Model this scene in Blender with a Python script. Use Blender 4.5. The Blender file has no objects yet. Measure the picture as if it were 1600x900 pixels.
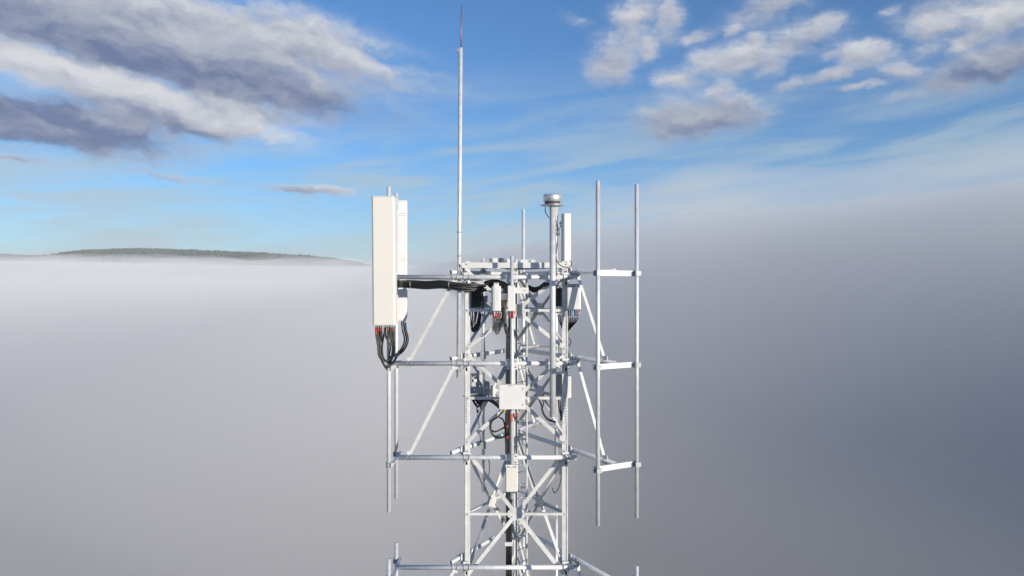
import bpy, math, random
from mathutils import Vector, Matrix, noise as mnoise
random.seed(7)
R = math.radians
sc = bpy.context.scene
col = sc.collection

# ------------------------------------------------------------------ camera, light, sky
ZC = 70.0            # height of the camera above the ground
F = 1130.0           # focal length in pixels of a 1600 wide frame
DC = 11.3            # distance from the camera to the front face of the tower
SUN_AZ, SUN_EL = 45.5, 8.8     # degrees to the right of straight behind the camera; height

cam = bpy.data.cameras.new('camera')
cam.sensor_width = 36.0
cam.lens = F / 1600 * 36
cam.clip_start = 0.1
cam.clip_end = 80000
camo = bpy.data.objects.new('camera', cam)
camo.location = (0, -DC, ZC)
camo.rotation_euler = (R(90), 0, 0)
col.objects.link(camo)
sc.camera = camo

sund = bpy.data.lights.new('sun', 'SUN')
sund.energy = 4.8
sund.angle = R(0.55)
sund.color = (1.0, 0.91, 0.79)
suno = bpy.data.objects.new('sun', sund)
sdir = Vector((math.sin(R(SUN_AZ)) * math.cos(R(SUN_EL)), -math.cos(R(SUN_AZ)) * math.cos(R(SUN_EL)), math.sin(R(SUN_EL))))
suno.rotation_euler = sdir.to_track_quat('Z', 'Y').to_euler()
suno.location = (30, -30, ZC + 30)
col.objects.link(suno)

sc.view_settings.view_transform = 'Standard'
sc.view_settings.look = 'None'
sc.view_settings.exposure = 0.32
sc.view_settings.gamma = 1.0
sc.render.engine = 'CYCLES'
sc.cycles.use_denoising = True
sc.cycles.max_bounces = 6
sc.cycles.diffuse_bounces = 2
sc.cycles.glossy_bounces = 2
sc.cycles.volume_bounces = 4
sc.cycles.use_adaptive_sampling = True
sc.cycles.adaptive_threshold = 0.02
sc.cycles.sample_clamp_indirect = 8.0


class Ex:
    """A shader value with arithmetic."""
    nt = None

    def __init__(s, sock):
        s.k = sock

    @staticmethod
    def m(op, *a, clamp=False):
        n = Ex.nt.nodes.new('ShaderNodeMath')
        n.operation = op
        n.use_clamp = clamp
        for i, v in enumerate(a):
            if isinstance(v, Ex):
                Ex.nt.links.new(v.k, n.inputs[i])
            else:
                n.inputs[i].default_value = v
        return Ex(n.outputs[0])

    def __add__(s, o): return Ex.m('ADD', s, o)
    __radd__ = __add__
    def __sub__(s, o): return Ex.m('SUBTRACT', s, o)
    def __rsub__(s, o): return Ex.m('SUBTRACT', o, s)
    def __mul__(s, o): return Ex.m('MULTIPLY', s, o)
    __rmul__ = __mul__
    def __truediv__(s, o): return Ex.m('DIVIDE', s, o)


def smooth(x, a, b):
    n = Ex.nt.nodes.new('ShaderNodeMapRange')
    n.interpolation_type = 'SMOOTHSTEP'
    Ex.nt.links.new(x.k, n.inputs['Value'])
    n.inputs['From Min'].default_value = a
    n.inputs['From Max'].default_value = b
    return Ex(n.outputs[0])


def combine(x, y, z):
    n = Ex.nt.nodes.new('ShaderNodeCombineXYZ')
    for i, v in enumerate((x, y, z)):
        if isinstance(v, Ex):
            Ex.nt.links.new(v.k, n.inputs[i])
        else:
            n.inputs[i].default_value = v
    return Ex(n.outputs[0])


def fbm(vec, scale, detail=6, rough=0.55, dist=0.0):
    n = Ex.nt.nodes.new('ShaderNodeTexNoise')
    n.noise_dimensions = '3D'
    Ex.nt.links.new(vec.k, n.inputs['Vector'])
    n.inputs['Scale'].default_value = scale
    n.inputs['Detail'].default_value = detail
    n.inputs['Roughness'].default_value = rough
    n.inputs['Distortion'].default_value = dist
    return Ex(n.outputs['Fac'])


def mixc(f, a, b):
    n = Ex.nt.nodes.new('ShaderNodeMix')
    n.data_type = 'RGBA'
    Ex.nt.links.new(f.k, n.inputs['Factor'])
    for key, v in ((6, a), (7, b)):
        if isinstance(v, Ex):
            Ex.nt.links.new(v.k, n.inputs[key])
        else:
            n.inputs[key].default_value = (*v, 1)
    return Ex(n.outputs[2])


def ang(px, py):
    u, v = (px - 800) / F, (450 - py) / F
    return math.atan(u), math.atan(v / math.sqrt(1 + u * u))


# cloud masses seen in the sky: centre, half size (in 1600 px frame units), tilt, weight, brightness of top and underside
CLOUDS = [
    (150, 12, 500, 60, 7, 1.0, .72, .40), (475, 66, 150, 44, 14, .72, .90, .42), (30, 18, 210, 18, 8, .7, .30, .15),
    (230, 84, 330, 34, 10, 1.25, .22, .0), (130, 122, 330, 25, 12, 1.2, 1.0, .80), (385, 172, 110, 18, 10, .75, .80, .45),
    (70, 194, 200, 36, 4, 1.25, .12, .0), (255, 183, 140, 20, 9, .8, .10, .05), (165, 192, 45, 12, 24, .7, .85, .4),
    (490, 297, 70, 7, 4, .75, .75, .25), (300, 280, 190, 6, 5, .34, .45, .3), (25, 250, 55, 6, 5, .55, .35, .2),
    (960, 98, 40, 40, 20, .72, .70, .35), (993, 25, 40, 34, -20, .68, .75, .5), (1050, 32, 26, 34, 0, .68, .80, .5),
    (1017, 75, 20, 20, 0, .6, .75, .5), (905, 35, 30, 9, 20, .40, .6, .5),
    (1095, 184, 108, 32, -3, .95, .62, .08), (1065, 122, 34, 17, 0, .75, .92, .5), (1140, 92, 56, 22, -5, .8, .88, .45),
    (1130, 138, 24, 15, 0, .6, .85, .5), (1207, 105, 26, 13, 0, .58, .8, .5),
    (1195, 14, 70, 24, -5, .64, .62, .45), (1140, 45, 18, 13, 0, .55, .8, .6), (1250, 60, 60, 24, -18, .72, .78, .38),
    (1340, 80, 52, 17, 10, .78, .92, .5), (1310, 112, 58, 11, -14, .56, .6, .4), (1405, 110, 42, 15, 14, .64, .7, .4),
    (1385, 20, 26, 10, -12, .56, .75, .6), (1462, 40, 52, 22, 4, .82, .98, .5), (1460, 22, 90, 28, 0, .42, .5, .4),
    (1092, 58, 22, 11, -15, .62, .8, .5), (1176, 62, 30, 12, -10, .6, .8, .5), (1296, 30, 26, 10, -12, .58, .8, .5), (1240, 130, 34, 9, -12, .5, .65, .4),
    (1345, 132, 40, 8, -10, .5, .65, .4), (1438, 82, 30, 10, 8, .58, .8, .45), (1522, 62, 42, 14, -10, .66, .7, .35),
    (1560, 98, 115, 30, -14, .9, .35, .08), (1580, 20, 85, 34, -8, .88, .98, .5), (1480, 132, 130, 12, -6, .48, .4, .3),
]


def build_world():
    w = bpy.data.worlds.new('World')
    sc.world = w
    w.use_nodes = True
    w.cycles.sampling_method = 'NONE'
    nt = w.node_tree
    nt.nodes.clear()
    Ex.nt = nt
    tc = nt.nodes.new('ShaderNodeTexCoord')
    sep = nt.nodes.new('ShaderNodeSeparateXYZ')
    nt.links.new(tc.outputs['Generated'], sep.inputs[0])
    x, y, z = (Ex(o) for o in sep.outputs)
    az = Ex.m('ARCTAN2', x, y)
    el = Ex.m('ARCSINE', z)
    wa = fbm(combine(az, el, 0.37), 9, 3) - 0.5
    wb = fbm(combine(az, el, 5.1), 9, 3) - 0.5
    wc = fbm(combine(az, el * 1.6, 9.3), 30, 5, 0.6) - 0.5
    wd = fbm(combine(az, el * 1.6, 2.9), 30, 5, 0.6) - 0.5
    a2 = az + wa * 0.05 + wc * 0.045
    e2 = el + wb * 0.020 + wd * 0.022
    tot, lum, big = None, None, None
    for i, (px, py, rx, ry, tilt, wt, b1, b0) in enumerate(CLOUDS):
        a0, e0 = ang(px, py)
        ca, sa = math.cos(R(-tilt)), math.sin(R(-tilt))
        k = math.cos(a0)
        ra, re = rx / F * k * k, ry / F * k
        da, de = a2 - a0, e2 - e0
        x = (da * (ca / ra)) + (de * (sa / ra))
        y = (de * (ca / re)) - (da * (sa / re))
        q = x * x + y * y
        m = Ex.m('EXPONENT', q * -0.95) * (wt * (1.06 if px > 850 else 1.12))
        br = Ex.m('MULTIPLY_ADD', y, (b1 - b0) * 0.6, (b1 + b0) * 0.5)
        mb = m * m
        lum = mb * br if lum is None else Ex.m('MULTIPLY_ADD', mb, br, lum)
        big = mb if big is None else big + mb
        tot = m if tot is None else Ex.m('MULTIPLY_ADD', Ex.m('MINIMUM', tot, m), 0.3, Ex.m('MAXIMUM', tot, m))
    bright = lum / (big + 0.0004)
    # clouds of the same kind over the rest of the sky
    rest = smooth(fbm(combine(az * 0.6, el * 1.6, 3.3), 4.2, 4), 0.50, 0.72)
    out_of_view = Ex.m('MAXIMUM', smooth(Ex.m('ABSOLUTE', az), 0.68, 0.95), smooth(el, 0.42, 0.62))
    tot = tot + rest * out_of_view * 0.7
    det = fbm(combine(a2, e2 * 2.4 + a2 * 0.35, 7.7), 13, 7, 0.56)
    det2 = fbm(combine(a2 + 0.006, (e2 + 0.012) * 2.4 + (a2 + 0.006) * 0.35, 7.7), 13, 7, 0.56)
    fine = fbm(combine(a2, e2 * 1.8, 2.2), 42, 6, 0.62)
    dens = tot * (0.50 + det * 0.9) + ((det - 0.5) * 0.75 + (fine - 0.5) * 0.55) * smooth(tot, 0.05, 0.5)
    alpha = smooth(dens, 0.06, 0.80) * 0.98
    thin = smooth(dens, 0.7, 0.25) * 0.22
    shade = Ex.m('ADD', bright + (det - det2) * 1.15, thin, clamp=True)
    ccol = mixc(shade, (0.105, 0.145, 0.262), (0.545, 0.555, 0.580))

    sky = nt.nodes.new('ShaderNodeTexSky')
    sky.sky_type = 'NISHITA'
    sky.sun_disc = False
    sky.sun_elevation = R(SUN_EL)
    sky.sun_rotation = R(180 - SUN_AZ)
    sky.altitude = 400
    sky.air_density = 1.0
    sky.dust_density = 0.2
    sky.ozone_density = 5.2
    sm = nt.nodes.new('ShaderNodeVectorMath')
    sm.operation = 'SCALE'
    nt.links.new(sky.outputs[0], sm.inputs[0])
    sm.inputs['Scale'].default_value = 0.15
    skyc = Ex(sm.outputs[0])
    # thin high cirrus
    cir = fbm(combine(az * 0.9 + el * 1.2, el * 6.5 - az * 0.8, 4.4), 4.6, 8, 0.56, 0.5)
    veil = smooth(cir, 0.36, 0.66) * smooth(el, 0.33, 0.14) * 0.62 + smooth(el, 0.20, 0.03) * 0.22
    c1 = mixc(veil, skyc, (0.35, 0.435, 0.48))
    c2 = mixc(alpha, c1, ccol)
    bg = nt.nodes.new('ShaderNodeBackground')
    nt.links.new(c2.k, bg.inputs['Color'])
    bg.inputs['Strength'].default_value = 1.0
    out = nt.nodes.new('ShaderNodeOutputWorld')
    nt.links.new(bg.outputs[0], out.inputs['Surface'])


build_world()

# ------------------------------------------------------------------ materials


def principled(name, color, rough=0.5, metal=0.0, var=0.0, scale=8.0, bump=0.0, color2=None, stretch=None):
    m = bpy.data.materials.new(name)
    m.use_nodes = True
    nt = m.node_tree
    b = nt.nodes['Principled BSDF']
    b.inputs['Base Color'].default_value = (*color, 1)
    b.inputs['Roughness'].default_value = rough
    b.inputs['Metallic'].default_value = metal
    if var or color2:
        Ex.nt = nt
        tc = nt.nodes.new('ShaderNodeTexCoord')
        v = Ex(tc.outputs['Object'])
        if stretch:
            mp = nt.nodes.new('ShaderNodeMapping')
            nt.links.new(v.k, mp.inputs[0])
            mp.inputs['Scale'].default_value = stretch
            v = Ex(mp.outputs[0])
        f = fbm(v, scale, 6, 0.6)
        c2 = color2 or tuple(c * (1 - var) for c in color)
        c = mixc(smooth(f, 0.36, 0.66), c2, color)
        oi = nt.nodes.new('ShaderNodeObjectInfo')
        st = fbm(v, scale * 0.22, 3, 0.5)
        k = (Ex(oi.outputs['Random']) - 0.5) * min(0.22, var * 1.2) + (st - 0.5) * min(0.3, var * 1.5) + 0.98
        vm = nt.nodes.new('ShaderNodeVectorMath')
        vm.operation = 'SCALE'
        nt.links.new(c.k, vm.inputs[0])
        nt.links.new(k.k, vm.inputs['Scale'])
        c = Ex(vm.outputs[0])
        nt.links.new(c.k, b.inputs['Base Color'])
        r = fbm(v, scale * 2.3, 4, 0.6)
        rr = r * 0.25 + (rough - 0.125)
        nt.links.new(rr.k, b.inputs['Roughness'])
        if bump:
            bn = nt.nodes.new('ShaderNodeBump')
            bn.inputs['Strength'].default_value = bump
            bn.inputs['Distance'].default_value = 0.01
            nt.links.new(f.k, bn.inputs['Height'])
            nt.links.new(bn.outputs[0], b.inputs['Normal'])
    return m


M = {
    'angle': principled('galvanised_angle_steel', (0.66, 0.66, 0.63), 0.55, 0.08, 0.15, 7),
    'pipe': principled('galvanised_pipe', (0.72, 0.73, 0.73), 0.42, 0.2, 0.15, 12),
    'plate': principled('galvanised_plate', (0.74, 0.74, 0.73), 0.5, 0.08, 0.14, 14),
    'dull': principled('dull_zinc', (0.42, 0.44, 0.44), 0.5, 0.45, 0.25, 12),
    'bolt': principled('bolt_steel', (0.2, 0.2, 0.2), 0.5, 0.6),
    'radome': principled('cream_radome', (0.71, 0.675, 0.605), 0.42, 0.0, 0.035, 2.5),
    'white': principled('white_enclosure', (0.72, 0.705, 0.68), 0.4, 0.0, 0.05, 5),
    'grey': principled('grey_housing', (0.36, 0.38, 0.40), 0.5, 0.1, 0.15, 6),
    'darkgrey': principled('dark_housing', (0.075, 0.08, 0.085), 0.5, 0.1, 0.2, 6),
    'black': principled('black_cable', (0.012, 0.012, 0.013), 0.42),
    'slot': principled('slot_black', (0.02, 0.02, 0.02), 0.8),
    'red': principled('red_tape', (0.40, 0.05, 0.035), 0.6),
    'orange': principled('orange_tag', (0.85, 0.14, 0.03), 0.5),
    'blue': principled('blue_tape', (0.16, 0.40, 0.68), 0.5),
    'chrome': principled('brushed_metal', (0.74, 0.73, 0.71), 0.40, 0.65, 0.12, 14, 0, None, (1, 1, 0.2)),
    'copper': principled('copper_rod', (0.36, 0.17, 0.12), 0.45, 0.6),
    'yellow': principled('yellow_tape', (0.55, 0.45, 0.04), 0.5),
}

# ------------------------------------------------------------------ mesh helpers


class MB:
    def __init__(s):
        s.v, s.f, s.sm = [], [], []

    def box(s, c, size, m=None):
        c = Vector(c)
        h = [x / 2 for x in size]
        b = len(s.v)
        for sx in (-1, 1):
            for sy in (-1, 1):
                for sz in (-1, 1):
                    p = Vector((sx * h[0], sy * h[1], sz * h[2]))
                    s.v.append(c + (m @ p if m else p))
        for q in ((0, 1, 3, 2), (4, 6, 7, 5), (0, 4, 5, 1), (2, 3, 7, 6), (0, 2, 6, 4), (1, 5, 7, 3)):
            s.f.append([b + i for i in q])
            s.sm.append(False)
        return s

    def rbox(s, c, size, bev, m=None, seg=3):
        """box with rounded vertical edges and chamfered ends"""
        c = Vector(c)
        hx, hy, hz = size[0] / 2, size[1] / 2, size[2] / 2

        def ring(ins, z):
            o = []
            for (sx, sy, a0) in ((1, 1, 0), (-1, 1, 90), (-1, -1, 180), (1, -1, 270)):
                for k in range(seg + 1):
                    a = R(a0 + 90 * k / seg)
                    o.append(Vector((sx * (hx - bev) + math.cos(a) * (bev - ins), sy * (hy - bev) + math.sin(a) * (bev - ins), z)))
            return o
        e = bev * 0.35
        rings = [ring(e, -hz), ring(0, -hz + e), ring(0, hz - e), ring(e, hz)]
        n = len(rings[0])
        b = len(s.v)
        for r in rings:
            for p in r:
                s.v.append(c + (m @ p if m else p))
        for k in range(3):
            for i in range(n):
                j = (i + 1) % n
                s.f.append([b + k * n + i, b + k * n + j, b + (k + 1) * n + j, b + (k + 1) * n + i])
                s.sm.append(False)
        s.f.append([b + i for i in reversed(range(n))])
        s.f.append([b + 3 * n + i for i in range(n)])
        s.sm += [False, False]
        return s

    def tube(s, pts, r, seg=12, caps=True, radii=None):
        pts = [Vector(p) for p in pts]
        b = len(s.v)
        prev = None
        n = len(pts)
        for i, p in enumerate(pts):
            t = (pts[min(i + 1, n - 1)] - pts[max(i - 1, 0)]).normalized()
            if prev is None:
                a = Vector((0, 0, 1)) if abs(t.z) < 0.9 else Vector((1, 0, 0))
                u = t.cross(a).normalized()
            else:
                u = (prev - t * prev.dot(t)).normalized()
            prev = u
            w = t.cross(u)
            rr = radii[i] if radii else r
            for k in range(seg):
                a = 2 * math.pi * k / seg
                s.v.append(p + (u * math.cos(a) + w * math.sin(a)) * rr)
        for i in range(n - 1):
            for k in range(seg):
                j = (k + 1) % seg
                s.f.append([b + i * seg + k, b + i * seg + j, b + (i + 1) * seg + j, b + (i + 1) * seg + k])
                s.sm.append(True)
        if caps:
            s.f.append([b + k for k in reversed(range(seg))])
            s.f.append([b + (n - 1) * seg + k for k in range(seg)])
            s.sm += [False, False]
        return s

    def pipe(s, p0, p1, r, wall=0.006, seg=16):
        """open-ended pipe with a real wall"""
        p0, p1 = Vector(p0), Vector(p1)
        t = (p1 - p0).normalized()
        a = Vector((0, 0, 1)) if abs(t.z) < 0.9 else Vector((1, 0, 0))
        u = t.cross(a).normalized()
        w = t.cross(u)
        b = len(s.v)
        d = min(0.12, (p1 - p0).length * 0.3)
        prof = [(p0 + t * d, r - wall), (p0, r - wall), (p0, r), (p1, r), (p1, r - wall), (p1 - t * d, r - wall)]
        for (p, rr) in prof:
            for k in range(seg):
                an = 2 * math.pi * k / seg
                s.v.append(p + (u * math.cos(an) + w * math.sin(an)) * rr)
        for i in range(5):
            for k in range(seg):
                j = (k + 1) % seg
                s.f.append([b + i * seg + k, b + i * seg + j, b + (i + 1) * seg + j, b + (i + 1) * seg + k])
                s.sm.append(i in (0, 2, 4))
        s.f.append([b + k for k in reversed(range(seg))])
        s.f.append([b + 5 * seg + k for k in range(seg)])
        s.sm += [False, False]
        return s

    def bar(s, p0, p1, w, t, n):
        """flat bar: width w across, thickness t along n"""
        p0, p1, n = Vector(p0), Vector(p1), Vector(n)
        d = (p1 - p0)
        L = d.length
        d.normalize()
        n = (n - d * n.dot(d)).normalized()
        a = d.cross(n)
        m = Matrix((d, a, n)).transposed()
        return s.box((p0 + p1) / 2, (L, w, t), m)

    def angle(s, p0, p1, w, t, n, depth, trim=0.0, flip=1):
        """L section: flange w wide facing n, second flange going to -n on one edge"""
        p0, p1, n = Vector(p0), Vector(p1), Vector(n)
        d = (p1 - p0).normalized()
        n = (n - d * n.dot(d)).normalized()
        a = d.cross(n) * flip
        s.bar(p0, p1, w, t, n)
        q0, q1 = p0 + d * trim, p1 - d * trim * 0.4
        off = a * (w / 2 - t / 2) - n * (t / 2 + depth / 2 - 0.0005)
        m = Matrix((d, a, n)).transposed()
        s.box((q0 + q1) / 2 + off, ((q1 - q0).length, t, depth), m)
        return s

    def lathe(s, c, prof, seg=28):
        c = Vector(c)
        b = len(s.v)
        for (r, z) in prof:
            for k in range(seg):
                a = 2 * math.pi * k / seg
                s.v.append(c + Vector((r * math.cos(a), r * math.sin(a), z)))
        n = len(prof)
        for i in range(n - 1):
            for k in range(seg):
                j = (k + 1) % seg
                s.f.append([b + i * seg + k, b + i * seg + j, b + (i + 1) * seg + j, b + (i + 1) * seg + k])
                s.sm.append(True)
        s.f.append([b + k for k in reversed(range(seg))])
        s.f.append([b + (n - 1) * seg + k for k in range(seg)])
        s.sm += [False, False]
        return s

    def prism(s, pts, n, t):
        """flat polygon of thickness t along n, centred"""
        n = Vector(n).normalized()
        b = len(s.v)
        k = len(pts)
        for sg in (-1, 1):
            for p in pts:
                s.v.append(Vector(p) + n * (sg * t / 2))
        s.f.append([b + i for i in reversed(range(k))])
        s.f.append([b + k + i for i in range(k)])
        s.sm += [False, False]
        for i in range(k):
            j = (i + 1) % k
            s.f.append([b + i, b + j, b + k + j, b + k + i])
            s.sm.append(False)
        return s

    def build(s, name, mat, parent=None, kind=None):
        me = bpy.data.meshes.new(name)
        org = Vector((0, 0, 0))
        if parent is not None:
            org = parent.matrix_world.translation if parent.type == 'EMPTY' else Vector(parent.get('_org', (0, 0, 0)))
        me.from_pydata([tuple(v - org) for v in s.v], [], s.f)
        me.polygons.foreach_set('use_smooth', s.sm)
        me.materials.append(M[mat] if isinstance(mat, str) else mat)
        bm_fix(me)
        o = bpy.data.objects.new(name, me)
        col.objects.link(o)
        if parent is not None:
            o.parent = parent
        if kind:
            o['kind'] = kind
        return o


def bm_fix(me):
    import bmesh
    bm = bmesh.new()
    bm.from_mesh(me)
    bmesh.ops.recalc_face_normals(bm, faces=bm.faces)
    bm.to_mesh(me)
    bm.free()


def sub(name, mb, mat, part):
    """a sub-part: coordinates are world ones, like those of its part's thing"""
    me_o = mb.build(name, mat)
    org = part.parent.location
    for v in me_o.data.vertices:
        v.co -= org
    me_o.parent = part
    return me_o


def thing(name, label, cat, loc, group=None):
    o = bpy.data.objects.new(name, None)
    o.empty_display_size = 0.1
    o.location = loc
    col.objects.link(o)
    o.matrix_world = Matrix.Translation(loc)
    o['label'] = label
    o['category'] = cat
    if group:
        o['group'] = group
    return o


def P(px, py, dy=0.0):
    """the point of the place that lies dy metres behind the tower's front face"""
    D = DC + dy
    return Vector(((px - 800) / F * D, dy, ZC + (450 - py) / F * D))


def spline(pts, n=10):
    pts = [Vector(p) for p in pts]
    q = [pts[0] * 2 - pts[1]] + pts + [pts[-1] * 2 - pts[-2]]
    out = []
    for i in range(1, len(q) - 2):
        a, b, c, d = q[i - 1:i + 3]
        for k in range(n):
            t = k / n
            out.append(0.5 * ((2 * b) + (c - a) * t + (2 * a - 5 * b + 4 * c - d) * t * t + (3 * b - a - 3 * c + d) * t ** 3))
    out.append(pts[-1])
    return out


def cable(pts, r, parent, mat='black', n=8, name='cable', seg=8):
    return MB().tube(spline(pts, n), r, seg).build(name, mat, parent)


def ubolt(parent, c, axis, rod, r, mat='dull', name='u_bolt'):
    """two thin U-bolts round a pipe of radius r at c along axis"""
    axis = Vector(axis).normalized()
    u = Vector((0, 0, 1)) if abs(axis.z) < 0.9 else Vector((1, 0, 0))
    w = axis.cross(u).normalized()
    m = MB()
    for sgn in (-1, 1):
        cc = Vector(c) + axis * (rod * sgn)
        m.tube([cc + (u * math.cos(a) + w * math.sin(a)) * (r + 0.006) for a in [2 * math.pi * k / 16 for k in range(17)]], 0.0065, 6)
    return m.build(name, mat, parent, 'stuff')


# ------------------------------------------------------------------ ground, hill, forest, fog, haze
def grid_mesh(name, fn, nu, nv, mat, smoothf=True):
    vs = [fn(i / (nu - 1), j / (nv - 1)) for i in range(nu) for j in range(nv)]
    fs = [[i * nv + j, (i + 1) * nv + j, (i + 1) * nv + j + 1, i * nv + j + 1] for i in range(nu - 1) for j in range(nv - 1)]
    me = bpy.data.meshes.new(name)
    me.from_pydata(vs, [], fs)
    me.polygons.foreach_set('use_smooth', [smoothf] * len(fs))
    me.materials.append(mat)
    o = bpy.data.objects.new(name, me)
    col.objects.link(o)
    return o


ground_mat = principled('valley_woodland', (0.045, 0.055, 0.035), 0.95, 0, 0.3, 0.02)
forest_mat = principled('forest_leaves', (0.048, 0.072, 0.026), 0.9, 0, 0, 0.012, 0, (0.026, 0.038, 0.016))
GS = 7000.0
g = grid_mesh('ground', lambda u, v: ((u - .5) * 2 * GS, (v - .5) * 2 * GS, 0.0), 3, 3, ground_mat)
g['kind'] = 'structure'

HD = 4000.0
PROFILE = [(-700, 396), (-300, 404), (-60, 399), (0, 399), (60, 401.5), (90, 400), (120, 395.5), (150, 391.5), (215, 390), (300, 392.5),
           (400, 396), (470, 400.5), (520, 405), (550, 410), (600, 420), (700, 432), (820, 450)]


def crest(px):
    for (a, ya), (b, yb) in zip(PROFILE, PROFILE[1:]):
        if px <= b:
            t = (px - a) / (b - a)
            t = t * t * (3 - 2 * t) * .4 + t * .6
            return ZC + (450 - (ya + (yb - ya) * t)) / F * (HD + DC) - 6.0
    return 0.0


def hill_h(x, y):
    px = 800 + x / HD * F
    c = crest(max(-699, min(819, px)))
    t = (y - HD) / (850.0 if y < HD else 900.0)
    b = math.cos(min(1, abs(t)) * math.pi / 2) ** 1.5
    nz = mnoise.noise((x / 260, y / 260, 0.3)) * 9 * min(1, abs(t) * 4)
    return max(-1.0, c * b + nz * b)


def hill_fn(u, v):
    x = -5200 + u * 5300
    y = HD - 900 + v * 1850
    return (x, y - DC, hill_h(x, y))


h = grid_mesh('hill', hill_fn, 160, 44, forest_mat)
h['kind'] = 'structure'


def forest():
    rng = random.Random(3)
    vs, fs = [], []
    t = (1 + 5 ** .5) / 2
    ico = [Vector(p).normalized() for p in ((-1, t, 0), (1, t, 0), (-1, -t, 0), (1, -t, 0), (0, -1, t), (0, 1, t), (0, -1, -t), (0, 1, -t), (t, 0, -1), (t, 0, 1), (-t, 0, -1), (-t, 0, 1))]
    icf = [(0, 11, 5), (0, 5, 1), (0, 1, 7), (0, 7, 10), (0, 10, 11), (1, 5, 9), (5, 11, 4), (11, 10, 2), (10, 7, 6), (7, 1, 8), (3, 9, 4), (3, 4, 2), (3, 2, 6), (3, 6, 8), (3, 8, 9), (4, 9, 5), (2, 4, 11), (6, 2, 10), (8, 6, 7), (9, 8, 1)]
    for k in range(9000):
        x = rng.uniform(-3300, -450)
        y = HD + (rng.uniform(-620, 30) if k % 3 else rng.uniform(-120, 20))
        z = hill_h(x, y)
        r = rng.uniform(4.0, 8.5)
        hh = r * rng.uniform(0.8, 1.5)
        b = len(vs)
        for q in ico:
            j = 1 + rng.uniform(-.22, .22)
            vs.append((x + q.x * r * j, y - DC + q.y * r * j, z + hh * .5 + q.z * hh * j))
        fs += [[b + a for a in f] for f in icf]
    me = bpy.data.meshes.new('forest')
    me.from_pydata(vs, [], fs)
    me.materials.append(forest_mat)
    o = bpy.data.objects.new('forest', me)
    col.objects.link(o)
    o['kind'] = 'stuff'
    o['label'] = 'distant green woodland covering the low hill above the fog'
    o['category'] = 'forest'


forest()


def volume_mat(name, color, dens, aniso):
    m = bpy.data.materials.new(name)
    m.use_nodes = True
    nt = m.node_tree
    nt.nodes.clear()
    v = nt.nodes.new('ShaderNodeVolumePrincipled')
    v.inputs['Color'].default_value = (*color, 1)
    v.inputs['Density'].default_value = dens
    v.inputs['Anisotropy'].default_value = aniso
    o = nt.nodes.new('ShaderNodeOutputMaterial')
    nt.links.new(v.outputs[0], o.inputs['Volume'])
    return m


def sstep(x, a, b):
    t = max(0, min(1, (x - a) / (b - a)))
    return t * t * (3 - 2 * t)


def interp(x, tab):
    if x <= tab[0][0]:
        return tab[0][1]
    for (a, ya), (b, yb) in zip(tab, tab[1:]):
        if x <= b:
            t = (x - a) / (b - a)
            return ya + (yb - ya) * (t * t * (3 - 2 * t))
    return tab[-1][1]


FAR = [(-75, 0.0), (-45, 30), (-30, 32), (-15, 31), (0, 30), (10, 10), (25, 0), (60, 0), (80, 0.0)]
BANK = [(-40, 0), (-14, 22), (-6, 64), (0, 104), (8, 152), (15, 184), (22, 186), (30, 196), (40, 216), (60, 202), (85, 160), (103, 122), (116, 0)]  # past the right frame edge the unseen bank is shaped to shade the fog


def fog_top(r, azd):
    far = interp(azd, FAR) / F
    z = 3.5 + far * r * sstep(r, 150, 1800) * (1 - 0.6 * sstep(r, 2900, 5200))
    a = R(azd)
    x, y = r * math.sin(a), r * math.cos(a)
    big = mnoise.noise((x / 420, y / 420, 1.2)) + 0.5 * mnoise.noise((x / 150, y / 150, 4.2))
    near = mnoise.noise((x / 120, y / 120, 6.2)) + 0.6 * mnoise.noise((x / 45, y / 45, 2.2))
    return z + (big * 11 + 6 * mnoise.noise((x / 70, y / 130, 9.1))) * sstep(r, 900, 2400) + near * 2.6 * sstep(r, 40, 140) - 42 * sstep(azd, -9, 9) * (1 - sstep(azd, 112, 130)) * sstep(r, 14, 70) - 13 * (1 - sstep(r, 18, 90))


def mist_top(r, azd):
    far = (interp(azd, FAR) + 7) / F
    z = 1.0 + far * r * sstep(r, 150, 1800) * (1 - 0.6 * sstep(r, 2900, 4600))
    a = R(azd)
    x, y = r * math.sin(a), r * math.cos(a)
    big = mnoise.noise((x / 330, y / 500, 8.2)) + 0.7 * mnoise.noise((x / 120, y / 240, 3.2))
    return z + big * 30 * sstep(r, 800, 2200) - 62 * sstep(azd, -14, 2) - 20 * (1 - sstep(r, 25, 80))


def bank_top(r, azd, k, seed):
    s = interp(azd, BANK) / F * k
    a = R(azd)
    x, y = r * math.sin(a), r * math.cos(a)
    nz = mnoise.noise((x / 260, y / 260, seed)) + 0.6 * mnoise.noise((x / 110, y / 110, seed + 4))
    s *= 1 + 0.16 * nz
    g = math.exp(-(math.log(max(r, 1) / 430) / 0.68) ** 2)
    return -40 + s * r * g + 40 * g * (0.5 + 0.5 * sstep(azd, -70, 5)) * (1 - sstep(azd, 104, 116))


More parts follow.
